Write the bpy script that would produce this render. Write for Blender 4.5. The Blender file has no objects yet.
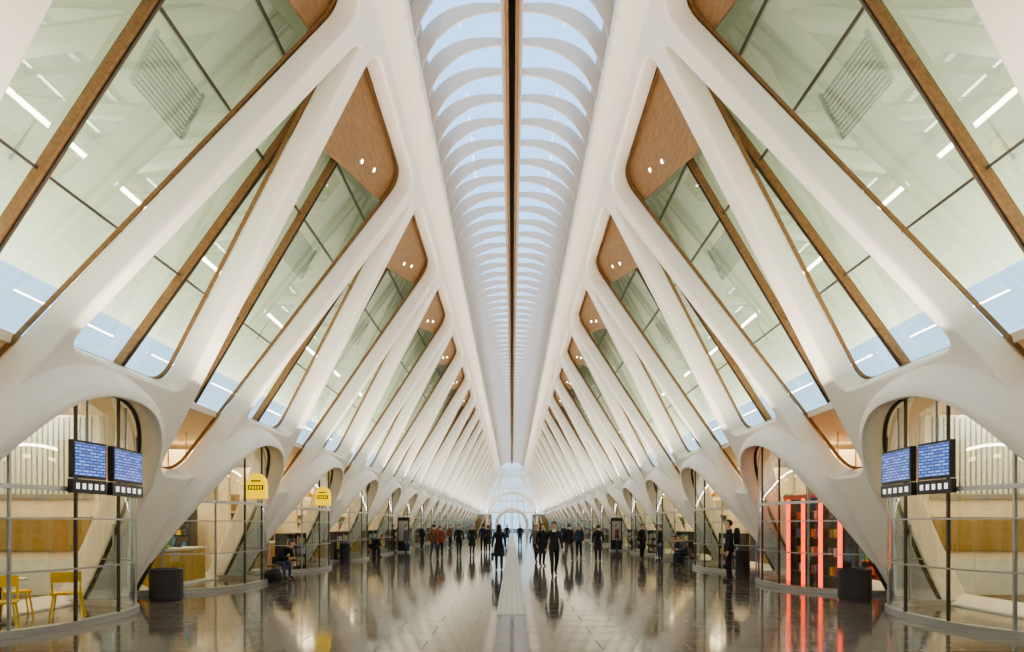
import bpy, bmesh, math, random
from math import sin, cos, pi, radians, sqrt
from mathutils import Vector, Matrix
random.seed(7)
scene = bpy.context.scene
COL = scene.collection
try: scene.view_settings.look='AgX - Medium High Contrast'
except Exception: pass
# ---------------------------------------------------------------- materials
def newmat(name):
    m = bpy.data.materials.new(name); m.use_nodes = True
    nt = m.node_tree
    return m, nt, nt.nodes["Principled BSDF"], nt.nodes["Material Output"]
def pmat(name, col, rough=.5, metal=0, var=.06, scale=3., emit=None, es=0, bump=0, spec=.5):
    m, nt, b, o = newmat(name)
    N = nt.nodes; L = nt.links
    tc = N.new("ShaderNodeTexCoord"); nz = N.new("ShaderNodeTexNoise"); nz.inputs["Scale"].default_value = scale
    nz.inputs["Detail"].default_value = 3
    L.new(tc.outputs["Object"], nz.inputs["Vector"])
    r = N.new("ShaderNodeMapRange"); r.inputs["To Min"].default_value = 1-var; r.inputs["To Max"].default_value = 1+var
    L.new(nz.outputs["Fac"], r.inputs["Value"])
    mx = N.new("ShaderNodeVectorMath"); mx.operation = 'SCALE'
    mx.inputs[0].default_value = col[:3]
    L.new(r.outputs[0], mx.inputs["Scale"])
    L.new(mx.outputs[0], b.inputs["Base Color"])
    b.inputs["Roughness"].default_value = rough; b.inputs["Metallic"].default_value = metal
    b.inputs["Specular IOR Level"].default_value = spec
    if emit:
        b.inputs["Emission Color"].default_value = (*emit, 1); b.inputs["Emission Strength"].default_value = es
    return m
def glassmat(name, tint, f0=0.05, rough=0.0, gcol=(1,1,1), frost=0, fcol=(.8,.85,.75)):
    m, nt, b, o = newmat(name); N = nt.nodes; L = nt.links
    N.remove(b)
    t = N.new("ShaderNodeBsdfTransparent"); t.inputs[0].default_value = (*tint, 1)
    base = t.outputs[0]
    if frost:
        d = N.new("ShaderNodeBsdfDiffuse"); d.inputs[0].default_value=(*fcol,1)
        tl = N.new("ShaderNodeBsdfTranslucent"); tl.inputs[0].default_value=(*fcol,1)
        m1 = N.new("ShaderNodeMixShader"); m1.inputs[0].default_value=.5; L.new(d.outputs[0],m1.inputs[1]); L.new(tl.outputs[0],m1.inputs[2])
        m2 = N.new("ShaderNodeMixShader"); m2.inputs[0].default_value=frost; L.new(base,m2.inputs[1]); L.new(m1.outputs[0],m2.inputs[2]); base=m2.outputs[0]
    g = N.new("ShaderNodeBsdfGlossy"); g.inputs["Roughness"].default_value = rough; g.inputs[0].default_value=(*gcol,1)
    ge = N.new("ShaderNodeNewGeometry")
    dt = N.new("ShaderNodeVectorMath"); dt.operation='DOT_PRODUCT'; L.new(ge.outputs["Normal"],dt.inputs[0]); L.new(ge.outputs["Incoming"],dt.inputs[1])
    ab = N.new("ShaderNodeMath"); ab.operation='ABSOLUTE'; L.new(dt.outputs["Value"],ab.inputs[0])
    sb = N.new("ShaderNodeMath"); sb.operation='SUBTRACT'; sb.inputs[0].default_value=1; sb.use_clamp=True; L.new(ab.outputs[0],sb.inputs[1])
    pw = N.new("ShaderNodeMath"); pw.operation='POWER'; L.new(sb.outputs[0],pw.inputs[0]); pw.inputs[1].default_value=5
    ma = N.new("ShaderNodeMath"); ma.operation='MULTIPLY_ADD'; L.new(pw.outputs[0],ma.inputs[0]); ma.inputs[1].default_value=1-f0; ma.inputs[2].default_value=f0
    mx = N.new("ShaderNodeMixShader"); L.new(ma.outputs[0], mx.inputs[0]); L.new(base, mx.inputs[1]); L.new(g.outputs[0], mx.inputs[2])
    L.new(mx.outputs[0], o.inputs[0])
    return m
M_white = pmat("white_painted_steel", (.84,.80,.745), .24, var=.02, scale=1.2)
M_rib = pmat("skylight_rib_paint", (.66,.58,.50), .4, var=.02)
M_cream = pmat("cream_shell_panel", (.66,.69,.56), .35, var=.18, scale=.25)
M_dark = pmat("dark_bronze_metal", (.07,.06,.05), .4, .4)
M_steel = pmat("mullion_steel", (.40,.41,.41), .35, .6)
M_black = pmat("black_plastic", (.015,.015,.017), .4)
M_bin = pmat("bin_graphite", (.035,.035,.04), .45)
M_yellow = pmat("yellow_plastic", (.85,.55,.005), .4)
M_gold = pmat("golden_counter", (.62,.34,.04), .3)
M_red = pmat("red_lacquer", (.75,.05,.03), .3)
M_redlit = pmat("red_neon_tube", (.9,.05,.03), .3, emit=(1,.07,.02), es=3.5)
M_ylit = pmat("yellow_lit_sign", (.9,.66,.0), .4, emit=(1,.62,.0), es=.9)
M_lamp = pmat("spot_lamp_lens", (1,.9,.7), .3, emit=(1,.8,.5), es=30)
M_shop = pmat("shop_wall_paint", (.72,.64,.51), .6)
M_olive = pmat("olive_painted_reflection", (.30,.22,.09), .25, var=.3, scale=1.5)  # golden reflection of the pod glass, painted as an olive colour
M_strip = pmat("tactile_paving", (.55,.50,.42), .45, var=.08, scale=12)
M_grey = pmat("grey_louvre", (.42,.43,.39), .5)
M_blind = pmat("white_blind", (.60,.66,.68), .6)
M_glass = glassmat("pod_glass", (.80,.90,.92), .12)
M_roofglass = glassmat("roof_glazing", (.77,.85,.80), .15, .015, (.93,1,.98), .14, (.60,.68,.62))
M_skyglass = glassmat("skylight_glass", (.86,.94,1), .03)
def woodmat():
    m, nt, b, o = newmat("oak_wood_lining"); N = nt.nodes; L = nt.links
    tc = N.new("ShaderNodeTexCoord"); mp = N.new("ShaderNodeMapping"); mp.inputs["Scale"].default_value = (6,1.2,6)
    nz = N.new("ShaderNodeTexNoise"); nz.inputs["Scale"].default_value = 2.5; nz.inputs["Detail"].default_value = 6
    cr = N.new("ShaderNodeValToRGB")
    cr.color_ramp.elements[0].color = (.19,.10,.042,1); cr.color_ramp.elements[1].color = (.29,.165,.075,1)
    cr.color_ramp.elements[0].position = .3; cr.color_ramp.elements[1].position = .7
    L.new(tc.outputs["Object"], mp.inputs[0]); L.new(mp.outputs[0], nz.inputs[0]); L.new(nz.outputs[0], cr.inputs[0]); L.new(cr.outputs[0], b.inputs["Base Color"])
    b.inputs["Roughness"].default_value = .45
    return m
M_wood = woodmat()
def floormat():
    m, nt, b, o = newmat("polished_granite_floor"); N = nt.nodes; L = nt.links
    tc = N.new("ShaderNodeTexCoord")
    br = N.new("ShaderNodeTexBrick"); br.offset = 0.5; br.inputs["Scale"].default_value = 1
    br.inputs["Brick Width"].default_value = 1.2; br.inputs["Row Height"].default_value = .61
    br.inputs["Mortar Size"].default_value = .008
    br.inputs["Color1"].default_value = (.095,.081,.066,1); br.inputs["Color2"].default_value = (.165,.142,.118,1); br.inputs["Mortar"].default_value = (.05,.043,.036,1)
    L.new(tc.outputs["Object"], br.inputs["Vector"])
    nz = N.new("ShaderNodeTexNoise"); nz.inputs["Scale"].default_value = 60; nz.inputs["Detail"].default_value = 4
    L.new(tc.outputs["Object"], nz.inputs["Vector"])
    r = N.new("ShaderNodeMapRange"); r.inputs["To Min"].default_value = .55; r.inputs["To Max"].default_value = 1.45
    L.new(nz.outputs["Fac"], r.inputs["Value"])
    vm = N.new("ShaderNodeVectorMath"); vm.operation = 'SCALE'; L.new(br.outputs["Color"], vm.inputs[0]); L.new(r.outputs[0], vm.inputs["Scale"])
    L.new(vm.outputs[0], b.inputs["Base Color"])
    n2 = N.new("ShaderNodeTexNoise"); n2.inputs["Scale"].default_value = .8
    L.new(tc.outputs["Object"], n2.inputs["Vector"])
    r2 = N.new("ShaderNodeMapRange"); r2.inputs["To Min"].default_value = .05; r2.inputs["To Max"].default_value = .13
    L.new(n2.outputs["Fac"], r2.inputs["Value"])
    r3 = N.new("ShaderNodeMath"); r3.operation='MULTIPLY_ADD'; L.new(br.outputs["Fac"],r3.inputs[0]); r3.inputs[1].default_value=.2; L.new(r2.outputs[0],r3.inputs[2])
    L.new(r3.outputs[0], b.inputs["Roughness"])
    b.inputs["Specular IOR Level"].default_value = .6
    b.inputs["Specular Tint"].default_value = (1,.92,.82,1)
    return m
M_floor = floormat()
def screenmat():
    m, nt, b, o = newmat("departure_screen"); N = nt.nodes; L = nt.links
    tc = N.new("ShaderNodeTexCoord")
    br = N.new("ShaderNodeTexBrick"); br.inputs["Scale"].default_value = 1
    br.inputs["Brick Width"].default_value = .16; br.inputs["Row Height"].default_value = .05; br.inputs["Mortar Size"].default_value = .012
    br.inputs["Color1"].default_value = (.30,.50,1,1); br.inputs["Color2"].default_value = (.02,.09,.5,1); br.inputs["Mortar"].default_value = (.005,.03,.28,1)
    L.new(tc.outputs["UV"], br.inputs["Vector"])
    L.new(br.outputs["Color"], b.inputs["Emission Color"]); b.inputs["Emission Strength"].default_value = 1.0
    b.inputs["Base Color"].default_value = (.01,.03,.1,1); b.inputs["Roughness"].default_value = .3
    return m
M_screen = screenmat()
M_icon = pmat("sign_pictogram_white", (.9,.9,.9), .5, emit=(1,1,1), es=.8)
GOODS = [pmat("goods_%d"%i, c, .5) for i, c in enumerate([(.7,.12,.08),(.75,.55,.1),(.1,.25,.5),(.7,.68,.6),(.15,.4,.15),(.35,.15,.08),(.08,.08,.1)])]

# ---------------------------------------------------------------- mesh builder
class MB:
    def __init__(s): s.v=[]; s.f=[]; s.m=[]; s.mats=[]
    def mi(s, mat):
        if mat not in s.mats: s.mats.append(mat)
        return s.mats.index(mat)
    def add(s, vs, fs, mat):
        o=len(s.v); k=s.mi(mat); s.v += [tuple(v) for v in vs]
        for f in fs: s.f.append(tuple(i+o for i in f)); s.m.append(k)
    def box(s, c, d, mat, rot=None):
        x,y,z=[a/2 for a in d]
        vs=[Vector((i*x,j*y,k*z)) for i in(-1,1) for j in(-1,1) for k in(-1,1)]
        if rot is not None: vs=[rot@v for v in vs]
        vs=[v+Vector(c) for v in vs]
        s.add(vs,[(0,1,3,2),(4,6,7,5),(0,4,5,1),(2,3,7,6),(0,2,6,4),(1,5,7,3)],mat)
    def bar(s, a, b, wx, wy, mat, up=Vector((0,0,1))):
        a=Vector(a); b=Vector(b); d=(b-a); L=d.length
        if L<1e-6: return
        d.normalize(); x=d.cross(up)
        if x.length<1e-4: x=d.cross(Vector((0,1,0)))
        x.normalize(); y=x.cross(d)
        R=Matrix((x,y,d)).transposed()
        s.box((a+b)/2,(wx,wy,L),mat,R)
    def loft(s, rings, mat, closed=True, cap=True):
        n=len(rings[0]); vs=[p for r in rings for p in r]; fs=[]
        for i in range(len(rings)-1):
            for j in range(n if closed else n-1):
                k=(j+1)%n
                fs.append((i*n+j,i*n+k,(i+1)*n+k,(i+1)*n+j))
        if cap and closed:
            fs.append(tuple(range(n))[::-1]); fs.append(tuple((len(rings)-1)*n+j for j in range(n)))
        s.add(vs,fs,mat)
    def tube(s, pts, rads, mat, n=8):
        rings=[]; P=[Vector(p) for p in pts]
        for i,p in enumerate(P):
            d=(P[min(i+1,len(P)-1)]-P[max(i-1,0)]).normalized()
            x=d.cross(Vector((0,0,1)))
            if x.length<.05: x=d.cross(Vector((0,1,0)))
            x.normalize(); y=d.cross(x)
            rings.append([p+(x*cos(2*pi*k/n)+y*sin(2*pi*k/n))*rads[i] for k in range(n)])
        s.loft(rings,mat)
    def mesh(s, name, smooth=None):
        me=bpy.data.meshes.new(name); me.from_pydata([tuple(v) for v in s.v],[],s.f)
        for m in s.mats: me.materials.append(m)
        me.polygons.foreach_set("material_index",s.m)
        bm=bmesh.new(); bm.from_mesh(me); bmesh.ops.recalc_face_normals(bm,faces=bm.faces); bm.to_mesh(me); bm.free()
        if smooth:
            me.polygons.foreach_set("use_smooth",[True]*len(me.polygons)); me.set_sharp_from_angle(angle=radians(smooth))
        me.update(); return me
    def obj(s, name, smooth=None, loc=(0,0,0), parent=None):
        o=bpy.data.objects.new(name,s.mesh(name,smooth)); COL.objects.link(o); o.location=loc
        if parent: o.parent=parent
        return o
def inst(name, me, loc=(0,0,0), rz=0, sc=(1,1,1), parent=None):
    o=bpy.data.objects.new(name,me); COL.objects.link(o); o.location=loc; o.rotation_euler=(0,0,rz); o.scale=sc
    if parent: o.parent=parent
    return o
def mirror_mesh(me, name):
    m2=me.copy(); m2.name=name
    m2.transform(Matrix.Scale(-1,4,(1,0,0))); m2.flip_normals(); return m2

# ---------------------------------------------------------------- layout
PITCH=6.1; U0=12.5; I0=-4; I1=17
YB=U0+(I0-.5)*PITCH; YE=U0+(I1+.55)*PITCH
SX,SZ=-.4579,.8890
def P(u,v,w=0.,side=1): return Vector((side*(9+SX*v+.889*w),u,SZ*v+.4579*w))
def V(Z): return Z/SZ
def roundpoly(pts, r, n=7):
    out=[]; N=len(pts)
    for i,p in enumerate(pts):
        p=Vector(p); a=Vector(pts[i-1]); b=Vector(pts[(i+1)%N]); rr=r[i] if isinstance(r,(list,tuple)) else r
        da=(a-p); db=(b-p); la=min(rr,da.length*.48); lb=min(rr,db.length*.48)
        A=p+da.normalized()*la; B=p+db.normalized()*lb
        for k in range(n+1):
            t=k/n; out.append((1-t)**2*A+2*t*(1-t)*p+t*t*B)
    return out
hole1=roundpoly([(.34,V(2.75)),(1.86,V(2.75)),(5.48,V(11.85)),(.34,V(11.85))],[.45,.45,.7,.55])
hole2=roundpoly([(-3.36,V(4.36)),(-.16,V(4.36)),(-.16,V(11.5)),(-.36,V(11.3))],[.3,.45,.12,.2])
PX,PU,PA,PB=9.15,-2.28,2.2,2.2
def plan(th,e=2.5,off=0):
    c,s_=cos(th),sin(th)
    return PX-(PA+off)*abs(c)**(2/e), PU+(PB+off)*math.copysign(abs(s_)**(2/e),s_)
def podcurve(n=40):
    out=[]
    for k in range(n+1):
        th=-pi/2+pi*k/n; x,u=plan(th); z=max(0,(9-x)/.515); out.append((u,max(.03,V(z))))
    return out
hole3=podcurve()
def frame_plate():
    cu=bpy.data.curves.new("frame","CURVE"); cu.dimensions='2D'; cu.fill_mode='BOTH'
    cu.extrude=.18; cu.bevel_depth=.06; cu.bevel_resolution=3; cu.offset=-.06
    def spl(pts):
        s=cu.splines.new('POLY'); s.points.add(len(pts)-1)
        for i,p in enumerate(pts): s.points[i].co=(p[0],p[1],0,1)
        s.use_cyclic_u=True
    spl([(YB,-.3),(YE,-.3),(YE,V(12.45)),(YB,V(12.45))])
    for i in range(I0,I1+1):
        u=U0+i*PITCH
        spl([(u+p[0],p[1]) for p in hole2]); spl([(u+p[0],p[1]) for p in hole3])
        if i<I1: spl([(u+p[0],p[1]) for p in hole1])
    ob=bpy.data.objects.new("tmp",cu); COL.objects.link(ob)
    dg=bpy.context.evaluated_depsgraph_get(); me=bpy.data.meshes.new_from_object(ob.evaluated_get(dg))
    bpy.data.objects.remove(ob)
    b=P(0,0,.24)
    Mx=Matrix(((0,SX,.889,b.x),(1,0,0,0),(0,SZ,.4579,b.z),(0,0,0,1)))
    me.transform(Mx); me.materials.clear(); me.materials.append(M_white)
    for p in me.polygons: p.material_index=0
    me.polygons.foreach_set("use_smooth",[True]*len(me.polygons)); me.set_sharp_from_angle(angle=radians(40))
    return me
fm=frame_plate(); fm.name="inclined_steel_frame"
inst("inclined_steel_frame",fm); inst("inclined_steel_frame",mirror_mesh(fm,"inclined_steel_frame_m"))

# ridge beams
mb=MB()
prof=[(2.86,12.0),(2.62,12.28),(2.40,12.40),(2.24,12.52),(2.20,12.70),(2.28,13.25),(2.5,13.5),(5.4,14.3),(5.4,14.1),(3.2,12.9),(3.15,12.3)]
for sd in (1,-1):
    mb.loft([[Vector((sd*x,y,z)) for x,z in prof] for y in (YB,YE)],M_white)
mb.obj("ridge_beam",30)

# skylight ribs, one repeated mass
AX=2.10
mb=MB()
y=YB+.3
nseg=14
while y<YE-.6:
    for sd in (1,-1):
        ra=[];
        for k in range(nseg+1):
            q=k/nseg; t=q*pi/2
            lx,lz=.16+AX*cos(t)**.9,12.42+1.55*sin(t)
            dep=.60*(1-q)**1.1+.15
            hx,hz=lx+.10*(1-q),lz+dep
            yo=y-.45*sin(t)
            th=.03+.08*(1-q)
            ra.append([Vector((sd*lx,yo-.025,lz)),Vector((sd*hx,yo-th,hz)),Vector((sd*hx,yo+th,hz)),Vector((sd*lx,yo+.025,lz))])
        mb.loft(ra,M_rib)
    y+=1.0167
mb.obj("skylight_ribs",40)
mb=MB()
for sd in (1,-1):
    pr=[]
    for k in range(6):
        t=k/5*.46
        pr.append((.18+(AX+.12)*cos(t)**.9,13.02+1.55*sin(t)+.08*sin(2*t)))
    po=[(x+.08,z+.06) for x,z in reversed(pr)]
    mb.loft([[Vector((sd*x,yy,z)) for x,z in pr+po] for yy in (YB,YE)],M_rib)
    mb.box((sd*.13,(YB+YE)/2,13.93),(.09,YE-YB,.22),M_wood)
    mb.box((sd*.23,(YB+YE)/2,14.08),(.1,YE-YB,.30),M_rib)
mb.box((0,(YB+YE)/2,14.32),(.22,YE-YB,.12),M_dark)
mb.obj("skylight_spine",40)
mb=MB()
for sd in (1,-1):
    pr=[]
    for k in range(9):
        t=.43+k/8*(pi/2-.43)
        pr.append((.18+(AX+.12)*cos(t)**.9,13.10+1.55*sin(t)+.08*sin(2*t)))
    mb.loft([[Vector((sd*x,yy,z)) for x,z in pr] for yy in (YB,YE)],M_skyglass,closed=False)
mb.obj("window_skylight",60)

# glazing plane, mullions, wood, shell, louvre
GW=.92
def glazing(sd):
    mb=MB()
    mb.add([P(YB,V(4.2),GW,sd),P(YE,V(4.2),GW,sd),P(YE,V(12.4),GW,sd),P(YB,V(12.4),GW,sd)],[(0,1,2,3)],M_roofglass)
    up=Vector((sd*.889,0,.4579))
    for i in range(I0,I1+1):
        u=U0+i*PITCH
        for uc,lean,wd in ((2.35,.12,.13),(.2,.25,.11)):
            a=P(u+uc+lean*(4.3-9.3),V(4.2),GW-.06,sd); b=P(u+uc+lean*(12.3-9.3),V(12.3),GW-.06,sd)
            mb.bar(a,b,wd,.16,M_wood,up)
            mb.bar(a-up*.09,b-up*.09,.035,.05,M_dark,up)
    for z in (6.2,8.9,10.4):
        mb.bar(P(YB,V(z),GW-.03,sd),P(YE,V(z),GW-.03,sd),.04,.05,M_dark,up)
    return mb.obj("window_roof_glazing",None)
def woodwork(sd):
    mb=MB()
    for i in range(I0,I1+1):
        u=U0+i*PITCH
        for hole,ok in ((hole1,i<I1),(hole2,True)):
            if not ok: continue
            c=Vector((sum(p[0] for p in hole)/len(hole),sum(p[1] for p in hole)/len(hole)))
            kk=1.03 if hole is hole2 else 1.02
            def g(w,k): return [P(u+c.x+(p[0]-c.x)*k,c.y+(p[1]-c.y)*(1+(k-1)*.3),w,sd) for p in hole]
            mb.loft([g(.485,1.0),g(.56,1.0),g(.57,kk),g(.485,kk)],M_wood,closed=True,cap=False)
        if i<I1:
            tri=[(.2,V(12.0)),(.2,V(9.75)),(2.6,V(10.35)),(5.9,V(11.1)),(5.9,V(12.0))]
            mb.loft([[P(u+a,b,w,sd) for a,b in tri] for w in (.58,.66)],M_wood)
            for a,b in ((1.2,V(10.35)),(3.1,V(10.85)),(3.9,V(11.1))):
                c=P(u+a,b,.575,sd); n=P(0,0,-1,sd)-P(0,0,0,sd)
                ex=Vector((0,1,0)); ey=n.cross(ex)
                mb.loft([[c+n*h+(ex*cos(2*pi*k/12)+ey*sin(2*pi*k/12))*r for k in range(12)] for h,r in ((0,.07),(.03,.07),(.03,.055))],M_white)
                mb.loft([[c+n*h+(ex*cos(2*pi*k/12)+ey*sin(2*pi*k/12))*.045 for k in range(12)] for h in (.0,.035)],M_lamp)
    return mb.obj("wood_lining",30)
def shell(sd):
    mb=MB(); n=int((YE-YB)/.5); rings=[]
    for k in range(n+1):
        u=YB+(YE-YB)*k/n
        row=[]
        for v,wv in ((V(5.0),2.75),(V(5.5),2.6),(V(6.3),2.45),(V(7.5),2.25),(V(8.5),2.1),(V(10),1.95),(V(11.5),1.9),(V(13.6),1.9)):
            row.append(P(u,v,wv,sd))
        rings.append(row)
    mb.loft(rings,M_cream,closed=False)
    up=Vector((sd*.889,0,.4579))
    for i in range(I0,I1+1):
        for q in (0,3.05):
            u=U0+i*PITCH+q
            mb.bar(P(u,V(6.3),2.42,sd),P(u,V(12.6),1.85,sd),.03,.04,M_grey,up)
        u=U0+i*PITCH+3.6
        for k in range(12):
            v=V(8.0)+k*.075
            a=P(u-.7,v,1.15,sd); b=P(u+.7,v,1.15,sd)
            mb.bar(a,b,.02,.05,M_grey)
        for uu in (u-.7,u+.7): mb.bar(P(uu,V(8.0),1.15,sd),P(uu,V(8.8)+.0,1.15,sd),.05,.06,M_grey)
    return mb.obj("ceiling_shell",50)
for sd in (1,-1): glazing(sd); woodwork(sd); shell(sd)

# ---------------------------------------------------------------- pods
def pod_mesh():
    mb=MB()
    n=48
    ths=[-pi/2+pi*k/n for k in range(n+1)]
    c=podcurve(n); rings=[]
    for k,(u,v) in enumerate(c):
        a=Vector(c[max(k-1,0)]); b=Vector(c[min(k+1,n)]); t=(b-a)
        if t.length<1e-6: t=Vector((0,1))
        t.normalize(); nr=Vector((-t.y,t.x))
        if nr.dot(Vector((u-PU,v-1.0)))<0: nr=-nr
        kk=min(1,max(0,v/V(3.6))); kk=kk*kk*(3-2*kk); s=.10+.90*kk
        ring=[]
        for off,w in ((.03,.3),(-.03,.1),(-.03,-.28),(-.01,-.45),(.04,-.52),(.14,-.51),(.25,-.36),(.33,-.10),(.35,.2)):
            ring.append(P(u+nr.x*off*s,v+nr.y*off*s,w*s if w<0 else w))
        rings.append(ring)
    mb.loft(rings,M_white,closed=True)
    mb.tube([P(u,v,-.10)+Vector((0.03,0,-.03)) for u,v in c],[.045]*len(c),M_dark,6)
    lo=[];hi=[]
    for th in ths:
        x,u=plan(th,off=-.02); z=max(.15,(9-x)/.515)
        lo.append(Vector((x,u,.1))); hi.append(Vector((x,u,z)))
    mb.loft([lo,hi],M_glass,closed=False)
    mb.loft([[Vector((plan(th,off=o)[0],plan(th,off=o)[1],z)) for o,z in ((.05,0),(.05,.11),(-.1,.11),(-.1,0))] for th in ths],M_steel)
    def hrail(z,h,d,mat):
        rg=[]
        for th in ths:
            x,u=plan(th,off=-.02)
            if (9-x)/.515<z: continue
            a=plan(th,off=.01+d); b=plan(th,off=-.05)
            rg.append([Vector((a[0],a[1],z-h/2)),Vector((a[0],a[1],z+h/2)),Vector((b[0],b[1],z+h/2)),Vector((b[0],b[1],z-h/2))])
        if len(rg)>2: mb.loft(rg,mat)
    hrail(2.22,.07,.02,M_steel); hrail(1.75,.03,.0,M_steel); hrail(.95,.03,0,M_steel)
    pts=[Vector(plan(t,off=-.02)) for t in ths]; cum=[0]
    for a,b in zip(pts,pts[1:]): cum.append(cum[-1]+(b-a).length)
    for q in range(1,7):
        d=cum[-1]*q/7; k=max(j for j in range(len(cum)) if cum[j]<=d); p=pts[k]
        mb.box((p.x,p.y,.1+((9-p.x)/.515-.1)/2),(.04,.04,max(.1,(9-p.x)/.515-.1)),M_steel if q not in(3,4) else M_dark)
    return mb.mesh("glass_pod",50)
pm=pod_mesh(); pml=mirror_mesh(pm,"glass_pod_m")
for i in range(I0,I1+1):
    u=U0+i*PITCH
    inst("glass_pod",pm,(0,u,0)); inst("glass_pod",pml,(0,u,0))

# ---------------------------------------------------------------- shells of the room
mb=MB(); mb.box((0,(YB+YE)/2,-.1),(34,YE-YB+1,.2),M_floor); mb.obj("floor")
mb=MB(); mb.box((0,50,-.35),(400,500,.2),pmat("asphalt",(.12,.12,.12),.8)); mb.obj("ground_exterior")
mb=MB()
mb.box((0,11+(YE-14)/2+.0,.004),(.58,YE-14,.008),M_strip)
yy=11.1
while yy<45:
    for k in range(5): 
        mb.box((-.22+k*.11,yy,.010),(.035,.09,.006),M_strip)
    yy+=.16
mb.obj("tactile_strip")
MUTED=[pmat("menu_board_%d"%i,c,.4,var=.4,scale=6) for i,c in enumerate([(.30,.20,.10),(.12,.13,.14),(.55,.50,.40),(.35,.30,.22)])]
for sd,nm in ((1,"wall_right"),(-1,"wall_left")):
    mb=MB(); mb.box((sd*14.5,(YB+YE)/2,2.15),(.2,YE-YB,4.3),M_shop)
    for i in range(I0,I1+1):
        u=U0+i*PITCH+.95
        mb.box((sd*11.8,u,2.05),(5.2,.16,4.1),M_shop)
        if i<=0:
            for k in range(34): mb.box((sd*(9.4+k*.12),u-.11,3.2),(.075,.05,1.7),M_blind)
            mb.box((sd*11.4,u-.11,2.28),(4.2,.06,.1),M_steel)
            mb.box((sd*11.4,u-.11,1.45),(4.2,.05,.75),M_olive)  # board carrying the painted golden reflection
            mb.box((sd*11.4,u-.11,.5),(4.2,.05,.8),M_blind)
        else:
            for q,(xx,w_,zz,h_) in enumerate(((9.9,.7,2.7,.5),(10.9,.8,2.7,.5),(12.2,1.2,2.6,.7))):
                mb.box((sd*xx,u-.1,zz),(w_,.04,h_),MUTED[(i*3+q+(sd>0))%4])
    mb.obj(nm)
    mb=MB(); mb.box((sd*11.0,(YB+YE)/2,4.4),(7.3,YE-YB,.16),M_shop); mb.obj("ceiling_shops")
def endwall(y,name,door=True):
    mb=MB()
    def halfw(z): return 9.3-.515*z if z<12.6 else 2.2
    mb.add([(-9.2,y,0),(9.2,y,0),(2.3,y,13.3),(0,y,14.4),(-2.3,y,13.3)],[(0,1,2,3,4)],M_roofglass)
    for z in (4.2,6.5,9.0,11.5): mb.box((0,y,z),(2*halfw(z),.25,.25),M_white)
    for k in range(-5,6):
        mb.bar((k*1.7,y,0),(k*.42,y,13),.22,.2,M_white)
    for R,zc in ((3.0,1.8),(5.0,3.0)):
        pts=[Vector((R*cos(t),y-.25,zc+R*sin(t))) for t in [pi*k/20 for k in range(21)]]
        pts=[Vector((R,y-.25,0))]+pts+[Vector((-R,y-.25,0))]
        mb.tube(pts,[.32]*len(pts),M_white,8)
    for sd in (1,-1):
        mb.bar((sd*9,y-.3,0),(sd*2.4,y-.3,12.8),1.2,.5,M_white)
        mb.bar((sd*5.2,y-.3,5),(sd*1.2,y-.3,12.8),.6,.4,M_white)
        mb.box((sd*6.5,y+.3,1.9),(5,.3,3.8),M_gold)
    mb.obj(name)
endwall(YE,"wall_back"); endwall(YB,"wall_front")

# ---------------------------------------------------------------- shop furniture
def shelf_mesh(seed,accent=None,W=2.6,H=2.2,nl=6,D=.45):
    r=random.Random(seed); mb=MB()
    fm_=accent or M_black
    for x in (-W/2,0,W/2): mb.box((x,0,H/2),(.05,D,H),fm_)
    mb.box((0,D/2,H/2),(W,.03,H),M_shop)
    for k in range(nl):
        z=.12+k*.4
        mb.box((0,0,z),(W,D,.04),fm_)
        if k<nl-1:
            x=-W/2+.1
            while x<W/2-.12:
                w=r.uniform(.06,.2); h=r.uniform(.14,.33)
                if abs(x+w/2)>.06: mb.box((x+w/2,-.05,z+.02+h/2),(w*.9,.28,h),r.choice(GOODS))
                x+=w+.01
    return mb.mesh("shop_shelf")
shelves=[shelf_mesh(1),shelf_mesh(2),shelf_mesh(3,M_red)]
lowshelf=shelf_mesh(5,None,2.0,1.35,4,.4)
def counter_mesh():
    mb=MB()
    mb.box((0,0,.5),(2.8,.6,.9),M_gold); mb.box((0,0,.98),(3.0,.72,.06),M_shop); mb.box((0,0,.04),(2.7,.5,.08),M_black)
    for k in range(7): mb.box((-1.2+k*.4,-.31,.5),(.03,.02,.8),M_yellow)
    mb.box((-.6,0,1.2),(.9,.5,.4),M_glass); mb.box((-.6,0,1.42),(.95,.55,.04),M_steel)
    for k in range(5): mb.box((-.95+k*.17,0,1.06),(.12,.3,.1),GOODS[k%3])
    mb.box((.7,.1,1.16),(.3,.06,.26),M_black,Matrix.Rotation(.3,3,'X')); mb.box((.7,.1,1.03),(.08,.1,.1),M_black)
    return mb.mesh("service_counter")
cm=counter_mesh()
M_lamp2=pmat("warm_bulb",(1,.8,.5),.4,emit=(1,.7,.35),es=8)
def pendant_mesh():
    mb=MB(); n=16
    def ring(r,z): return [Vector((r*cos(2*pi*k/n),r*sin(2*pi*k/n),z)) for k in range(n)]
    mb.loft([ring(.02,1.38),ring(.02,.28),ring(.06,.26),ring(.2,.05),ring(.22,0),ring(.2,.01),ring(.05,.2)],M_gold)
    mb.loft([ring(.03,.18),ring(.09,.10),ring(.09,.05),ring(.03,.01)],M_lamp2)
    return mb.mesh("pendant_lamp",40)
pdm=pendant_mesh()
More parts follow.
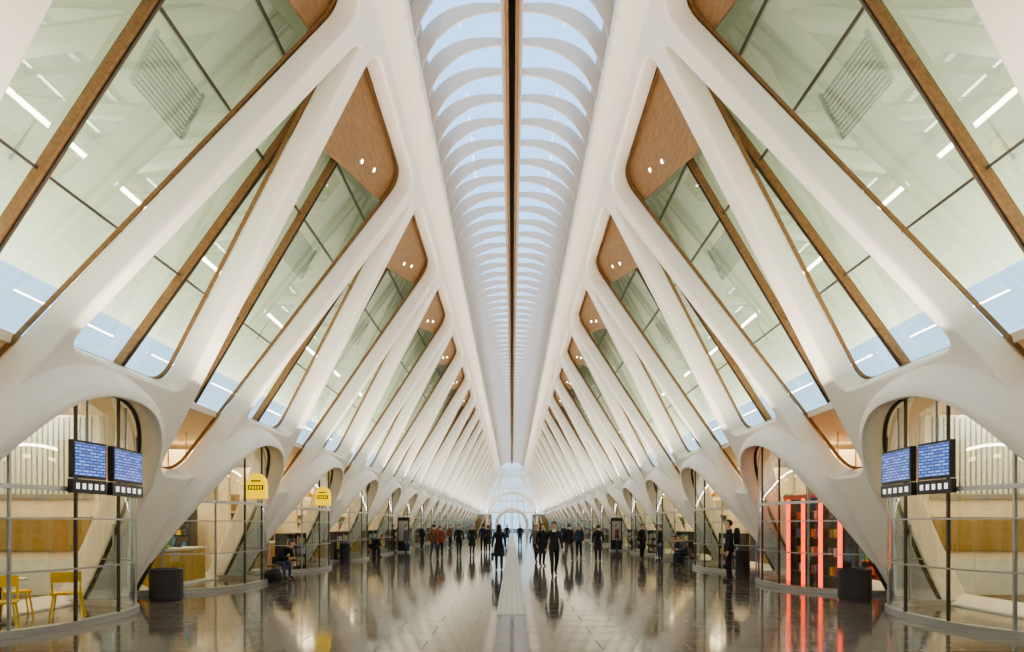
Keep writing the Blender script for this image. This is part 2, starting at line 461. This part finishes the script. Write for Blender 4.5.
for i in range(-1,I1+1):
    u=U0+i*PITCH-2.2
    for sd in (1,-1):
        me=shelves[(i*2+(sd>0))%2]
        inst("shop_shelf",me,(sd*13.9,u,0),-sd*pi/2)
        if i>=1:
            inst("shop_shelf",shelves[2] if (sd>0 and i==1) else me,(sd*11.3,u+2.4,0),0)
        if sd<0 and i>=1: inst("service_counter",cm,(-9.4,u,0),pi/2)
        if sd>0 and i>=2: inst("display_shelf",lowshelf,(8.3,u,0),-pi/2); inst("service_counter",cm,(10.2,u,0),-pi/2)
        if sd<0 and i>=2: inst("display_shelf",lowshelf,(-8.2,u-.2,0),pi/2)
        if i>=1 and i<9:
            for dy in (-1,0,1): inst("pendant_lamp",pdm,(sd*9.4,u+dy*.9,2.95))
mb=MB()
for a in (-1.3,-.35,.6,1.5):
    mb.tube([(0,a,0),(0,a,2.4)],[.055,.055],M_redlit,8)
    mb.box((.25,a,1.2),(.4,.05,2.4),M_black)
mb.box((.12,.1,2.45),(.5,2.9,.1),M_red)
for z in (.3,.8,1.3,1.8):
    mb.box((.3,.1,z),(.35,2.8,.03),M_black)
    for k in range(16):
        mb.box((.3,-1.2+k*.17,z+.13),(.2,.12,.22),GOODS[(k*3+int(z*10))%7])
mb.obj("neon_display_stand",None,(8.2,U0+PITCH-2.3,0))
for sd in (1,-1):
    mb=MB()
    mb.box((0,0,.5),(.5,3.2,1.0),M_gold); mb.box((0,0,1.03),(.7,3.4,.06),M_wood)
    for k in range(9): mb.box((-sd*.26,-1.5+k*.375,.5),(.02,.03,.9),M_wood)
    mb.box((0,1.0,1.25),(.35,.5,.4),M_steel); mb.box((0,-.6,1.12),(.3,.8,.12),M_black)
    mb.obj("bar_counter",None,(sd*10.8,U0-2.2,0))
def chair():
    mb=MB()
    mb.loft([[Vector((x*s,y*s,z)) for x,y in ((-.22,-.22),(.22,-.22),(.24,.2),(-.24,.2))] for z,s in ((.43,.95),(.455,1.0),(.47,.97))],M_yellow)
    for x in (-1,1):
        for y in (-1,1): mb.tube([(x*.18,y*.17,.44),(x*.24,y*.23,0)],[.018,.014],M_yellow,6)
        mb.tube([(x*.2,.19,.45),(x*.2,.25,.84)],[.016,.016],M_yellow,6)
    rg=[]
    for k in range(9):
        a=-1+k/4; rg.append([Vector((a*.21,.25+.05*(1-a*a),z)) for z in (.66,.84)]+[Vector((a*.21,.275+.05*(1-a*a),z)) for z in (.84,.66)])
    mb.loft(rg,M_yellow)
    return mb.mesh("yellow_chair",40)
ch=chair()
for x,y,r in ((-7.95,9.3,.6),(-8.95,10.8,2.4),(-7.85,10.6,-2.6)): inst("yellow_chair",ch,(x,y,0),r)
mb=MB(); mb.tube([(0,0,0),(0,0,.03)],[.25,.24],M_black,20); mb.tube([(0,0,.02),(0,0,.72)],[.03,.03],M_black,10); mb.tube([(0,0,.72),(0,0,.75)],[.38,.38],M_shop,24)
mb.obj("cafe_table",30,(-8.55,10.0,0))

def screens(sd):
    root=bpy.data.objects.new("departure_display",None); COL.objects.link(root)
    k=0
    for th0,th1 in ((-.28,-.03),(0.0,.40)):
        a=plan(th0,off=.10); b=plan(th1,off=.10)
        A=Vector((sd*a[0],U0+a[1],0)); B=Vector((sd*b[0],U0+b[1],0))
        d=(B-A); L=d.length; d.normalize(); n=Vector((d.y,-d.x,0)); 
        if n.x*sd>0: n=-n
        C=(A+B)/2
        R=Matrix((d,n,Vector((0,0,1)))).transposed()
        mb=MB(); mb.box((C.x,C.y,2.70),(L*.96,.09,.60),M_black,R); mb.box((C.x,C.y,2.27),(L,.09,.22),M_black,R)
        cc=C+n*.05
        for q in range(5):
            mb.box(cc+d*(-.4+q*.2)*L*.9+Vector((0,0,2.27)),(L*.09,.006,.09),M_icon,R)
        mb.bar(C+Vector((0,0,2.97)),C+Vector((0,0,3.75)),.03,.03,M_steel)
        o=mb.obj("housing_%d"%k,None,parent=root)
        f=C+n*.052; me=bpy.data.meshes.new("panel"); w=L*.45
        vs=[f+d*(-w)+Vector((0,0,2.44)),f+d*w+Vector((0,0,2.44)),f+d*w+Vector((0,0,2.96)),f-d*w+Vector((0,0,2.96))]
        me.from_pydata([tuple(v) for v in vs],[],[(0,1,2,3)]); uv=me.uv_layers.new()
        for j,c in enumerate(((0,0),(L,0),(L,.52),(0,.52))): uv.data[j].uv=c
        me.materials.append(M_screen); inst("panel_%d"%k,me,parent=root); k+=1
screens(1); screens(-1)

def sign(x,y):
    mb=MB(); out=[]
    w,h=.27,.68
    pts=[(-w,0),(w,0),(w,.36)]+[(w*cos(t),.36+.32*sin(t)) for t in [pi*k/12 for k in range(1,12)]]+[(-w,.36)]
    mb.loft([[Vector((a*s,yy,b*s+(1-s)*.3)) for a,b in pts] for yy,s in ((-.07,.94),(-.05,1),(.05,1),(.07,.94))],M_ylit)
    mb.box((0,-.075,.30),(.40,.02,.13),M_black); mb.box((0,-.075,.47),(.26,.02,.04),M_black)
    for k in range(5): mb.box((-.14+k*.07,-.088,.30),(.035,.01,.08),M_ylit)
    mb.box((-.28,0,.35),(.2,.04,.04),M_steel)
    mb.obj("shop_sign",None,(x,y,2.35))
sign(-6.8,U0+PITCH-2.6); sign(-6.8,U0+2*PITCH-3.1)

def bin_mesh(r=.33,h=.7):
    mb=MB(); n=28
    def ring(rr,z): return [Vector((rr*cos(2*pi*k/n),rr*sin(2*pi*k/n),z)) for k in range(n)]
    mb.loft([ring(r*.94,0),ring(r*.94,.04),ring(r,.05),ring(r,h-.03),ring(r*1.03,h-.02),ring(r*1.03,h),ring(r*.8,h),ring(r*.78,h-.2),ring(.02,h-.22)],M_bin)
    return mb.mesh("litter_bin",35)
bm1=bin_mesh(); bm2=bin_mesh(.22,.85)
for x,y,m in ((-7.55,13.1,bm1),(7.48,13.1,bm1),(7.3,19.0,bm2),(-7.3,26.2,bm2),(7.3,26.2,bm2),(-7.3,32.2,bm2)): inst("litter_bin",m,(x,y,0))
def bench_mesh():
    mb=MB()
    for k in range(5): mb.box((0-.2+k*.1,0,.43),(.085,1.6,.04),M_wood)
    for y in (-.6,.6):
        mb.box((0,y,.39),(.46,.06,.05),M_steel)
        for x in (-.18,.18): mb.box((x,y,.19),(.05,.05,.38),M_steel)
    return mb.mesh("bench")
bn=bench_mesh()
benches=[(-7.3,18.75),(7.3,24.75),(-7.3,30.9)]
for x,y in benches: inst("bench",bn,(x,y,0))
mb=MB(); mb.box((0,0,1.1),(.7,.18,2.0),M_black); mb.box((0,-.1,1.3),(.56,.02,1.2),M_steel); mb.box((0,0,.05),(.8,.4,.1),M_steel)
ks=mb.mesh("information_totem")
inst("information_totem",ks,(6.6,38,0)); inst("information_totem",ks,(-6.5,36,0))

# ---------------------------------------------------------------- people
SKIN=pmat("skin",(.62,.38,.27),.5)
HAIRS=[pmat("hair_dark",(.03,.02,.015),.5),pmat("hair_brown",(.12,.06,.03),.5)]
CL={n:pmat("cloth_"+n,c,.8) for n,c in dict(black=(.012,.012,.015),navy=(.02,.03,.07),jeans=(.035,.055,.11),brown=(.16,.07,.04),red=(.25,.04,.03),grey=(.10,.10,.10),white=(.7,.7,.68),beige=(.4,.3,.2)).items()}
SHOE=pmat("shoe_leather",(.02,.018,.016),.4)
def person(name,x,y,rz,h=1.74,pose="stand",top="black",leg="black",hair=0,coat=False,long_hair=False,bag=None,scarf=None,lean=None):
    s=h/1.78
    J={}
    sit=pose=="sit"; 
    pz=.56 if sit else .95
    if lean is None: lean=-.14 if sit else 0
    dz=lean*.35 if sit else 0
    J['pel']=(0,0,pz); J['wai']=(0,lean*.4,pz+.14); J['che']=(0,lean*1.4+.01,pz+.35+dz*.4); J['uch']=(0,lean*2+.01,pz+.47+dz)
    J['nec']=(0,lean*2.4,pz+.56+dz*1.3); J['h1']=(0,lean*2.9-.02,pz+.635+dz*1.6); J['h2']=(0,lean*3.1-.015,pz+.72+dz*1.8); J['h3']=(0,lean*3.1,pz+.79+dz*1.9)
    R=dict(pel=(.155,.115),wai=(.14,.11),che=(.165,.125),uch=(.14,.10),nec=(.055,.055),h1=(.066,.078),h2=(.077,.095),h3=(.058,.072))
    E=[('pel','wai'),('wai','che'),('che','uch'),('uch','nec'),('nec','h1'),('h1','h2'),('h2','h3')]
    for sd,n in ((1,'L'),(-1,'R')):
        st=(.17*sd if pose=="walk" else .02*sd)
        oy,oz=J['uch'][1],J['uch'][2]
        J['sh'+n]=(.175*sd,oy,oz-.015)
        if sit:
            J['el'+n]=(.23*sd,oy-.02,oz-.27); J['wr'+n]=(.12*sd,oy-.20,oz-.28); J['ha'+n]=(.07*sd,oy-.27,oz-.26)
        else:
            J['el'+n]=(.235*sd,oy+.02-st*.5,oz-.28); J['wr'+n]=(.245*sd,oy-.03-st*1.0,oz-.52); J['ha'+n]=(.24*sd,oy-.05-st*1.1,oz-.60)
        R['sh'+n]=(.068,.068); R['el'+n]=(.052,.052); R['wr'+n]=(.036,.036); R['ha'+n]=(.036,.022)
        J['hi'+n]=(.09*sd,0,pz-.06); R['hi'+n]=(.10,.10)
        if sit:
            J['kn'+n]=(.12*sd,-.42,pz-.04); J['an'+n]=(.12*sd,-.40,.10); J['to'+n]=(.13*sd,-.56,.045)
        else:
            J['kn'+n]=(.10*sd,-.02+st*.8-(.06 if pose=='walk' else 0),.50); J['an'+n]=(.10*sd,.03+st*1.7,.09+(.05 if pose=='walk' and sd==1 else 0)); J['to'+n]=(.115*sd,-.14+st*1.7,.045)
        R['kn'+n]=(.068,.068); R['an'+n]=(.046,.046); R['to'+n]=(.038,.038)
        E+=[('uch','sh'+n),('sh'+n,'el'+n),('el'+n,'wr'+n),('wr'+n,'ha'+n),('pel','hi'+n),('hi'+n,'kn'+n),('kn'+n,'an'+n),('an'+n,'to'+n)]
    keys=list(J); me=bpy.data.meshes.new("t"); me.from_pydata([J[k] for k in keys],[(keys.index(a),keys.index(b)) for a,b in E],[])
    ob=bpy.data.objects.new("t",me); COL.objects.link(ob)
    md=ob.modifiers.new("s",'SKIN'); md.use_smooth_shade=True
    sv=me.skin_vertices[0].data
    for i,k in enumerate(keys):
        sv[i].radius=R[k]; sv[i].use_root=(k=='pel')
    sb=ob.modifiers.new("d",'SUBSURF'); sb.levels=1; sb.render_levels=1
    dg=bpy.context.evaluated_depsgraph_get(); bme=bpy.data.meshes.new_from_object(ob.evaluated_get(dg)); bpy.data.objects.remove(ob)
    mb=MB()
    def lab(c):
        best=9;l=None
        for a,b in E:
            A=Vector(J[a]);B=Vector(J[b]);t=max(0,min(1,(c-A).dot(B-A)/max(1e-9,(B-A).length_squared)))
            d=(c-(A+(B-A)*t)).length
            if d<best: best=d;l=(a,b)
        return l
    vs=[v.co.copy() for v in bme.vertices]; groups={}
    for p in bme.polygons:
        a,b=lab(p.center)
        if b in('h1','h2','h3') or (b=='nec' and p.center.z>J['nec'][2]-.01): mt=SKIN
        elif b[:2]=='ha': mt=SKIN
        elif b[:2]=='to': mt=SHOE
        elif b[:2] in('kn','an'): mt=CL[leg]
        elif b[:2]=='hi' : mt=CL[leg]
        else: mt=CL[top]
        groups.setdefault(mt.name,(mt,[]))[1].append(tuple(p.vertices))
    o=len(mb.v); mb.v+= [tuple(v) for v in vs]
    for mt,fs in groups.values():
        k=mb.mi(mt)
        for f in fs: mb.f.append(tuple(i+o for i in f)); mb.m.append(k)
    hc=Vector(J['h2'])+Vector((0,0,.005))
    n1,n2=14,9; hv=[];hf=[]
    for a in range(n2+1):
        ph=pi*a/n2
        for b in range(n1):
            t=2*pi*b/n1; hv.append(hc+Vector((.094*sin(ph)*cos(t),.112*sin(ph)*sin(t)+.008,.118*cos(ph)-(.0))))
    for a in range(n2):
        for b in range(n1):
            q=[a*n1+b,a*n1+(b+1)%n1,(a+1)*n1+(b+1)%n1,(a+1)*n1+b]; c=sum((hv[i] for i in q),Vector())/4-hc
            if c.z>.055 or (c.y>.0 and c.z>-.07): hf.append(q)
    mb.add(hv,hf,HAIRS[hair])
    if long_hair:
        mb.loft([[hc+Vector((rx*cos(t),.03+ry*sin(t),z)) for t in [2*pi*k/12 for k in range(12)]] for z,rx,ry in ((.05,.08,.07),(-.06,.095,.075),(-.18,.10,.06),(-.28,.07,.04))],HAIRS[hair])
    mb.tube([hc+Vector((0,-.09,.0)),hc+Vector((0,-.115,-.03)),hc+Vector((0,-.095,-.045))],[.008,.016,.010],SKIN,6)
    for sd in (1,-1):
        mb.box(hc+Vector((.032*sd,-.092,.008)),(.02,.012,.01),HAIRS[0]); mb.tube([hc+Vector((.08*sd,.01,.02)),hc+Vector((.088*sd,.015,-.03))],[.014,.01],SKIN,6)
    mb.box(hc+Vector((0,-.09,-.065)),(.04,.012,.008),CL['red'])
    for sd,n in ((1,'L'),(-1,'R')):
        a=Vector(J['wr'+n]); b=Vector(J['ha'+n]); d=(b-a).normalized(); sidev=Vector((0,1,0)) if abs(d.z)>.6 else Vector((0,0,1))
        inn=Vector((-sd,0,0)) if abs(d.z)>.6 else Vector((0,0,-.5))
        for q in range(4):
            o_=b+sidev*(-.027+q*.018); ln=(.07,.08,.075,.058)[q]
            mb.tube([o_,o_+d*ln*.5+inn*.006,o_+d*ln*.85+inn*.022,o_+d*ln+inn*.034],[.009,.0085,.008,.006],SKIN,6)
        o_=a+(b-a)*.5-sidev*.02
        mb.tube([o_,o_-sidev*.025+d*.02,o_-sidev*.032+d*.05+inn*.01],[.011,.0095,.007],SKIN,6)
    if coat:
        rz_=[(pz+.10,.165,.135),(pz-.05,.19,.15),(pz-.25,.205,.165),(.55,.225,.185)]
        mb.loft([[Vector((rx*cos(t),ry*sin(t),z)) for t in [2*pi*k/18 for k in range(18)]] for z,rx,ry in rz_]+[[Vector((.2*cos(t),.16*sin(t),.56)) for t in [2*pi*k/18 for k in range(18)]]],CL[top])
    else:
        mb.loft([[Vector((rx*cos(t),ry*sin(t)+ (0 if not sit else 0),z)) for t in [2*pi*k/16 for k in range(16)]] for z,rx,ry in ((pz+.16,.155,.125),(pz+.03,.175,.14),(pz-.04 if sit else pz-.08,.178,.142),(pz-.03 if sit else pz-.07,.15,.12))],CL[top])
    nc=Vector(J['nec']); mb.loft([[nc+Vector((r*cos(t),r*sin(t),z)) for t in [2*pi*k/12 for k in range(12)]] for z,r in ((-.06,.10),(-.01,.078),(.015,.07),(.0,.058))],CL[scarf or top])
    if bag=="backpack":
        c=Vector(J['che'])+Vector((0,.2,.03))
        mb.loft([[c+Vector((.15*k*sx,.08*k*sy,z)) for sx,sy in ((-1,-.8),(-.8,-1),(.8,-1),(1,-.8),(1,.7),(.7,1),(-.7,1),(-1,.7))] for z,k in ((-.24,.8),(-.2,1),(.1,1),(.2,.8),(.23,.4))],CL['black'])
    if bag=="shoulder":
        c=Vector((.27,0,pz)); mb.loft([[c+Vector((.05*k*sx,.15*k*sy,z)) for sx,sy in ((-1,-1),(1,-1),(1,1),(-1,1))] for z,k in ((-.13,.9),(-.1,1),(.1,.95),(.13,.7))],CL['white'])
        mb.tube([c+Vector((0,.08,.1)),Vector(J['shL'])+Vector((-.03,.02,.06)),c+Vector((0,-.08,.1))],[.012]*3,CL['black'],6)
    if bag=="tote":
        c=Vector((.25,-.06,pz-.42)); mb.loft([[c+Vector((.05*k*sx,.16*k*sy,z)) for sx,sy in ((-1,-1),(1,-1),(1,1),(-1,1))] for z,k in ((-.15,.9),(.12,1),(.15,.7))],CL['black'])
        mb.tube([c+Vector((0,.08,.13)),c+Vector((0,0,.30)),c+Vector((0,-.08,.13))],[.01]*3,CL['black'],6)
    me=mb.mesh(name,60)
    zmin=min(v.co.z for v in me.vertices)
    me.transform(Matrix.Translation((0,0,-zmin)))
    inst(name,me,(x,y,0),rz,(s,s,s))
def at(px,feet): 
    z=600*1.65/(feet-525); return (px-511)/600*z, z
PEOPLE=[
 (728,582,-1.9,dict(h=1.82,pose="stand",bag="backpack",leg="black")),
 (553,576,.1,dict(h=1.78,pose="walk",leg="black",scarf="white",bag="shoulder",top="black")),
 (498,570,3.2,dict(h=1.70,pose="stand",coat=True,bag="tote",long_hair=True)),
 (541,566,.5,dict(h=1.72,coat=True,long_hair=True)),
 (535,562,.3,dict(h=1.68,top="grey",leg="black",pose="walk")),
 (568,561,2.8,dict(h=1.74,pose="walk",leg="grey")),
 (578,558,-.6,dict(h=1.70,top="navy")),
 (597,561,3.0,dict(h=1.68,coat=True)),
 (641,559,.6,dict(h=1.72,top="black",coat=True)),
 (616,552,1.2,dict(h=1.72,top="brown",leg="jeans")),
 (433,560,3.0,dict(h=1.72,top="brown",leg="jeans",pose="walk")),
 (439,558,3.2,dict(h=1.66,top="red",hair=1,leg="black")),
 (405,557,1.5,dict(h=1.70,top="grey",leg="jeans")),
 (458,556,.2,dict(h=1.70,pose="walk")),
 (471,555,.4,dict(h=1.68,coat=True)),
 (482,552,3.1,dict(h=1.74,top="navy",leg="black")),
 (487,552,-2.8,dict(h=1.66,top="black",coat=True)),
 (519,546,0,dict(h=1.7)),(449,548,1,dict(h=1.72,top="brown")),(506,543,3,dict(h=1.7,coat=True)),
 (563,547,.2,dict(h=1.7,top="navy")),
 (392,553,2.2,dict(h=1.7,coat=True)),(659,561,-1.5,dict(h=1.68,top="black",leg="jeans")),
 (421,549,.9,dict(h=1.7)),
]
for k,(px,fy,rz,kw) in enumerate(PEOPLE):
    x,y=at(px,fy); nm="walking_person" if kw.get("pose")=="walk" else "standing_person"
    person(nm,x,y,rz,**kw)
person("seated_person",-7.22,18.45,pi/2-.4,h=1.72,pose="sit",leg="jeans",top="black",lean=-.20)
person("seated_person",7.2,24.4,-pi/2,h=1.70,pose="sit",leg="black",top="grey",hair=1)
person("seated_person",7.2,25.1,-pi/2,h=1.66,pose="sit",leg="jeans",top="navy")
person("seated_person",-7.2,30.7,pi/2,h=1.70,pose="sit",leg="black",top="black",lean=-.2)
for x,y,r in ((-10.3,16.0,1.2),(-10.4,17.2,1.8),(-10.3,22.6,1.5),(10.6,16.3,-1.4)):
    person("standing_person",x,y,r,h=1.72,top="black" if y<17 else "grey")
mb=MB(); mb.loft([[Vector((.17*k*sx,.28*k*sy,z)) for sx,sy in ((-1,-.8),(-.8,-1),(.8,-1),(1,-.8),(1,.8),(.8,1),(-.8,1),(-1,.8))] for z,k in ((0,.9),(.05,1),(.22,1),(.32,.8),(.36,.5))],CL['black'])
mb.tube([(0,-.15,.33),(0,0,.47),(0,.15,.33)],[.012]*3,CL['black'],6); mb.obj("travel_bag",50,(-6.95,17.45,0))

# ---------------------------------------------------------------- lights
def area(name,loc,dirv,sx,sy,power,col):
    l=bpy.data.lights.new(name,'AREA'); l.shape='RECTANGLE'; l.size=sx; l.size_y=sy; l.energy=power; l.color=col
    o=bpy.data.objects.new(name,l); COL.objects.link(o); o.location=loc
    z=-Vector(dirv).normalized(); yv=Vector((0,1,0)); xv=yv.cross(z).normalized(); yv=z.cross(xv)
    o.rotation_euler=Matrix((xv,yv,z)).transposed().to_euler(); return o
YM=(YB+YE)/2; LN=YE-YB-1
for sd in (1,-1):
    area("hall_upward_fill",(sd*5.7,YM,4.2),(-sd*.42,0,1),.3,LN,22*270,(1,.86,.68))  # added upward fill to brighten the struts, no fixture stands here
    area("shop_lamp",(sd*10.6,YM,4.28),(0,0,-1),1.6,LN,22*290,(1,.74,.43))
    area("cavity_fill",(sd*8.1,YM,4.75),(0,0,1),.4,LN,22*210,(1,.94,.78))  # added hidden fill, brightens the cream shell behind the roof glazing
w=bpy.data.worlds.new("dusk_sky"); scene.world=w; w.use_nodes=True
N=w.node_tree.nodes; L=w.node_tree.links
bg=N["Background"]; tc=N.new("ShaderNodeTexCoord"); sp=N.new("ShaderNodeSeparateXYZ"); cr=N.new("ShaderNodeValToRGB")
L.new(tc.outputs["Generated"],sp.inputs[0]); L.new(sp.outputs["Z"],cr.inputs[0]); L.new(cr.outputs[0],bg.inputs[0])
cr.color_ramp.elements[0].color=(.50,.72,1,1); cr.color_ramp.elements[1].color=(.34,.60,1,1); bg.inputs[1].default_value=2.2

# ---------------------------------------------------------------- camera
cd=bpy.data.cameras.new("camera"); cam=bpy.data.objects.new("camera",cd); COL.objects.link(cam)
cam.location=(0,0,1.65); cam.rotation_euler=(pi/2,0,0)
cd.sensor_width=36; cd.lens=36*600/1024; cd.shift_y=(525-326)/1024; cd.clip_end=600; cd.clip_start=.05
scene.camera=cam
